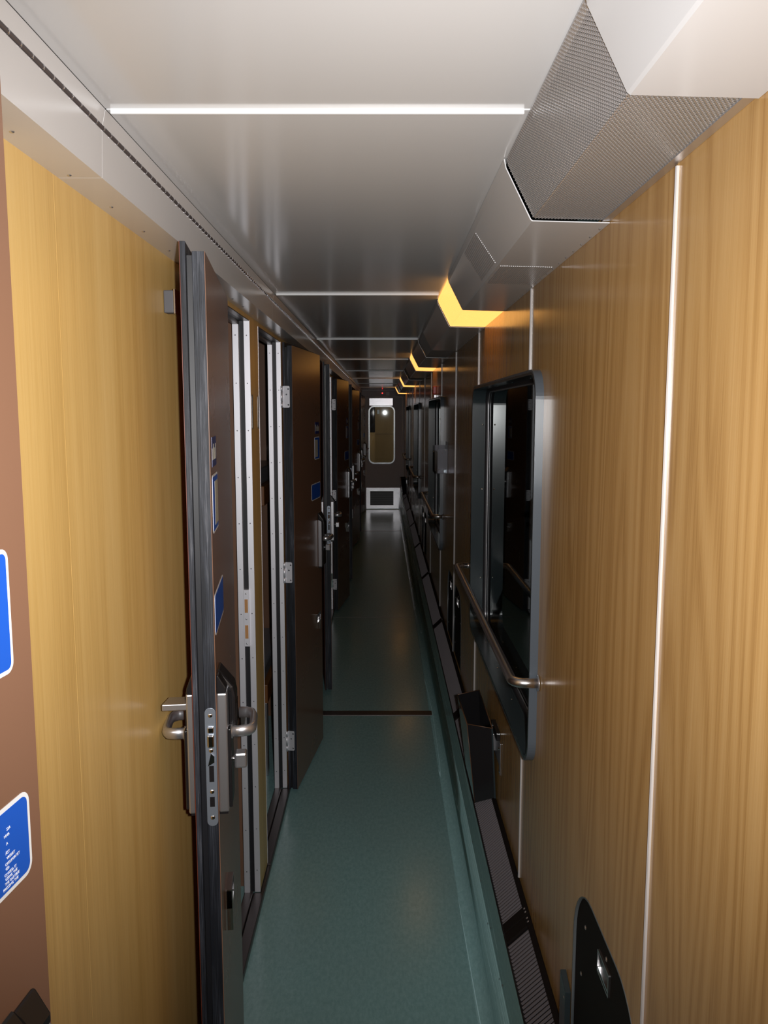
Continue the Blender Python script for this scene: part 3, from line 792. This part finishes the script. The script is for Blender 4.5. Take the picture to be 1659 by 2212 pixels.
def mesh_seg(y0, y1, label):
    t = empty('duct_mesh', (W, y0, zz(.30)), 0, label, 'grille', 'expanded metal duct meshes')
    a = offset(prof, .004)
    # unrolled profile
    import itertools
    pts = [Vector((x-W, 0, z-zz(.30))) for x, z in (a[0], a[1], a[2], a[3], a[4])]
    segl = [(pts[i+1]-pts[i]).length for i in range(4)]; tot = sum(segl)
    def at(u, y, h):
        s_ = max(0, min(tot-1e-6, u)); i = 0
        while i < 3 and s_ > segl[i]: s_ -= segl[i]; i += 1
        d = (pts[i+1]-pts[i]).normalized(); p = pts[i] + d*s_; n = Vector((d.z, 0, -d.x))*-1
        n = Vector((-d.z, 0, d.x)) if (Vector((-d.z, 0, d.x)).z < 0 or Vector((-d.z, 0, d.x)).x < 0) else Vector((d.z, 0, -d.x))
        return (p.x + n.x*h, y, p.z + n.z*h)
    p_, q_ = .0052, .0082; mb = MB(); vs = []; fs = []
    nu = int(tot/p_)+1; ny = int((y1-y0)/(q_/2))
    for j in range(1, ny):
        for i in range(nu):
            cu = (i + (.5 if j % 2 else 0))*p_; cy = j*q_/2
            if cu < p_*.5 or cu > tot-p_*.5: continue
            o = len(vs)
            hw, hh = p_/2, q_/2; iw, ih = p_*.30, q_*.21
            vs += [at(cu-hw, cy, 0), at(cu, cy-hh, .0002), at(cu+hw, cy, 0), at(cu, cy+hh, .0009),
                   at(cu-iw, cy+.0006, .0005), at(cu, cy-ih, .0007), at(cu+iw, cy+.0006, .0005), at(cu, cy+ih+.0004, -.0004)]
            fs += [(o, o+1, o+5, o+4), (o+1, o+2, o+6, o+5), (o+2, o+3, o+7, o+6), (o+3, o, o+4, o+7)]
    mb.add(vs, fs); m = mb.build('mesh_sheet', M_MESHM, t, stuff=True)
    e = MB(); ln = y1-y0
    e.prism([(a[0][0]-W, .0035), (a[0][0]-W-.013, .0030), (a[0][0]-W-.013, .0055), (a[0][0]-W, .0055)], 'y', 0, ln)
    e.prism([(pts[3].x, pts[3].z), (pts[4].x, pts[4].z), (pts[4].x+.002, pts[4].z), (pts[3].x+.002, pts[3].z)], 'y', 0, ln)
    e.build('mesh_border', M_MESHM, t)
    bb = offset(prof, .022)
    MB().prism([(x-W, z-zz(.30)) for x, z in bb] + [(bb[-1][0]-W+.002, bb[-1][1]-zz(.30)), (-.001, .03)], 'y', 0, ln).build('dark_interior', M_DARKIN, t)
    return t
def lamp(y0, y1, label):
    t = empty('corridor_lamp', (W, y0, zz(.30)), 0, label, 'lamp', 'yellow lamps in the duct above the windows')
    a = offset(prof, .003); ln = y1-y0
    P = [Vector((x-W, z-zz(.30))) for x, z in a]
    # ribbed diffuser: a saw-tooth outline following the duct profile
    out = []
    for i in range(4):
        d = P[i+1]-P[i]; l = d.length; n = max(1, int(l/.0042)); nn = Vector((d.y, -d.x)).normalized()
        if nn.y > 0: nn = -nn
        for k in range(n):
            out.append(P[i] + d*(k/n)); out.append(P[i] + d*((k+.5)/n) + nn*.0009)
    out.append(P[-1])
    inn = [Vector((x-W, z-zz(.30))) for x, z in offset(prof, .006)][::-1]
    MB().prism([tuple(p) for p in out] + [tuple(p) for p in inn], 'y', .012, ln-.004).build('diffuser', M_LAMP, t, label='glowing ribbed yellow diffuser')
    e = MB()
    for y_ in (0, ln-.004): e.prism([tuple(p) for p in P] + [(P[-1].x+.01, P[-1].y), (-.001, .02)], 'y', y_, y_+.003)
    e.build('end_plates', M_COVER, t)
    return t
cover(YB, .826, 'white smooth duct cover at the top right corner of the picture')
mesh_seg(.828, 1.343, 'large expanded metal mesh panel at the upper right')
cover(1.344, 2.478, 'grey duct cover with ribbed slots between the mesh and the nearest lamp', (1.74, 1.97))
lamp(2.480, 2.955, 'nearest glowing yellow lamp above the right wall')
cover(2.957, 4.03, 'dark duct cover just beyond the nearest lamp')
mesh_seg(4.032, 4.57, 'dark mesh panel between the first and second lamps')
cover(4.572, 5.545, 'duct cover just before the second lamp')
lamp(5.547, 6.03, 'second glowing lamp from the viewer')
cover(6.032, 7.20, 'duct cover just beyond the second lamp')
mesh_seg(7.202, 7.65, 'dark mesh panel between the second and third lamps')
cover(7.652, 9.14, 'duct cover just before the third lamp')
lamp(9.142, 9.72, 'third glowing lamp from the viewer')
cover(9.722, 10.9, 'duct cover just beyond the third lamp')
mesh_seg(10.902, 11.4, 'dark mesh panel between the third and fourth lamps')
cover(11.402, 12.60, 'duct cover just before the farthest lamp')
lamp(12.602, 13.20, 'farthest glowing lamp near the end wall')
cover(13.202, YE-.001, 'last duct cover against the end wall')

# ================================================================== end wall, end door, vestibule
we = empty('wall_end', kind='structure', label='grey-brown end wall of the corridor')
XL, XR, ZDT = -.311, .335, zz(.274)
MB().box(LT, XL, YE, YE+.04, 0, ZC).build('wall_panel', M_BROWNG, we)
MB().box(XR, W+.06, YE, YE+.04, 0, ZC).build('wall_panel', M_BROWNG, we)
MB().box(XL, XR, YE, YE+.04, ZDT+.004, ZC).build('wall_panel', M_BROWNG, we)
d = empty('door_%d' % (door_n+1), (0, YE+.006, 0), 0, 'grey end door with rounded glass, steel header and scuffed kick plate', 'door', None, 'structure')
wx0, wx1, wz0, wz1 = -.262, .205, zz(-.898), zz(.125)
cut = MB().prism(rrect(wx0+.01, wx1-.01, wz0+.01, wz1-.01, .09, 8), 'y', -.02, .05).build('cut', M_BROWNG)
leaf = MB().box(XL+.003, XR-.003, 0, .028, .012, ZDT).build('door_leaf', M_BROWNG, d)
md = leaf.modifiers.new('b', 'BOOLEAN'); md.object = cut; md.solver = 'EXACT'; cut.location.y = YE+.006
bpy.context.view_layer.update()
nm = bpy.data.meshes.new_from_object(leaf.evaluated_get(bpy.context.evaluated_depsgraph_get())); leaf.modifiers.clear(); leaf.data = nm; bpy.data.objects.remove(cut)
MB().ring(rrect(wx0, wx1, wz0, wz1, .10, 8), rrect(wx0+.022, wx1-.022, wz0+.022, wz1-.022, .08, 8), 'y', -.008, .030).build('window_frame', M_ALU, d, label='rounded aluminium window frame')
MB().prism(rrect(wx0+.014, wx1-.014, wz0+.014, wz1-.014, .086, 8), 'y', .010, .016).build('glass', M_GLASS2, d)
MB().box(-.245, .165, -.003, 0, zz(.130), zz(.255)).build('header_plate', M_STEEL2, d)
kp = empty('x')
bpy.data.objects.remove(kp)
kz0, kz1 = .012, zz(-1.325)
ky = [(XL+.006, -.235, kz0, kz1), (.180, XR-.006, kz0, kz1), (-.235, .180, kz0, .072), (-.235, .180, zz(-1.386), kz1)]
mb = MB()
for a, b, c, e in ky: mb.box(a, b, -.003, 0, c, e)
mb.build('kick_plate', M_STEEL2, d, label='scuffed steel kick plate')
g = MB().box(-.235, .180, -.0005, 0, .072, zz(-1.386)).build('vent', M_BLACK, d)
s = MB()
for k in range(6): s.box(-.235, .180, -.003, -.0005, .085+.042*k, .090+.042*k)
s.build('louvre', M_HATCH, g, stuff=True)
# LEDs, push button
t = empty('indicator_light', (-.017, YE, zz(.345)), 0, 'small red indicator light above the end door', 'light')
MB().prism(rrect(-.016, .016, -.016, .016, .006), 'y', -.006, -.0005).build('bezel', M_BLACK, t)
MB().dome((0, -.006, 0), (0, -1, 0), .010, .005, 10).build('lens', M_LED, t)
t = empty('push_button', (.078, YE, zz(.335)), 0, 'white square button right of the red light above the end door', 'button')
MB().prism(rrect(-.030, .030, -.034, .034, .006), 'y', -.010, -.0005).build('housing', M_WHITE, t, .002)
MB().prism(rrect(-.018, .018, -.018, .018, .004), 'y', -.014, -.010).build('button_cap', M_WHITE, t, .001)
# vestibule beyond the glass
wv = empty('wall_vestibule', kind='structure', label='brown vestibule seen through the end door glass')
MB().box(-.56, .46, 16.2, 16.24, 0, zz(.55)).build('wall_panel', M_VEST, wv)
MB().box(-.60, -.56, YE+.04, 16.24, 0, zz(.55)).build('wall_panel', M_BROWNG, wv)
MB().box(.46, .50, YE+.04, 16.24, 0, zz(.55)).build('wall_panel', M_BROWNG, wv)
MB().box(-.60, .50, YE+.04, 16.24, zz(.53), zz(.55)).build('ceiling_panel', M_CEIL, wv)
MB().box(-.56, .46, 16.196, 16.20, zz(-.42), zz(-.414)).build('joint', M_DARKIN, wv)
t = empty('side_curtain', (-.22, 15.7, 0), 0, 'dark panel standing at the left behind the end door glass', 'panel')
MB().box(-.06, .06, -.02, .02, zz(-.37), zz(.40)).build('upper_panel', M_HATCH, t, .004)
MB().box(-.30, .06, -.015, .015, .0, zz(-.37)).build('lower_panel', M_VEST, t, .004)
t = empty('small_notice', (-.10, 16.194, zz(.02)), 0, 'tiny white notice on the vestibule wall behind the glass', 'sign')
MB().box(-.022, .022, 0, .002, -.040, .040).build('sheet', M_WHITE, t)
t = empty('vestibule_fill_lamp', (-.03, 15.0, zz(.53)), 0, 'added fill lamp in the vestibule, out of view beyond the end door', 'lamp')  # added to brighten the vestibule, hidden from the camera
MB().prism(rrect(-.10, .10, -.20, .20, .03), 'z', -.030, -.001).build('housing', M_COVER, t, .004)
MB().prism(rrect(-.08, .08, -.18, .18, .02), 'z', -.034, -.030).build('diffuser', M_VESTFILL, t)
# wall behind the photographer
wb_ = empty('wall_back', kind='structure', label='wall behind the photographer')
MB().box(LT, W+.06, YB-.04, YB, 0, ZC).build('wall_panel', M_BROWNG, wb_)
bpy.context.view_layer.update()
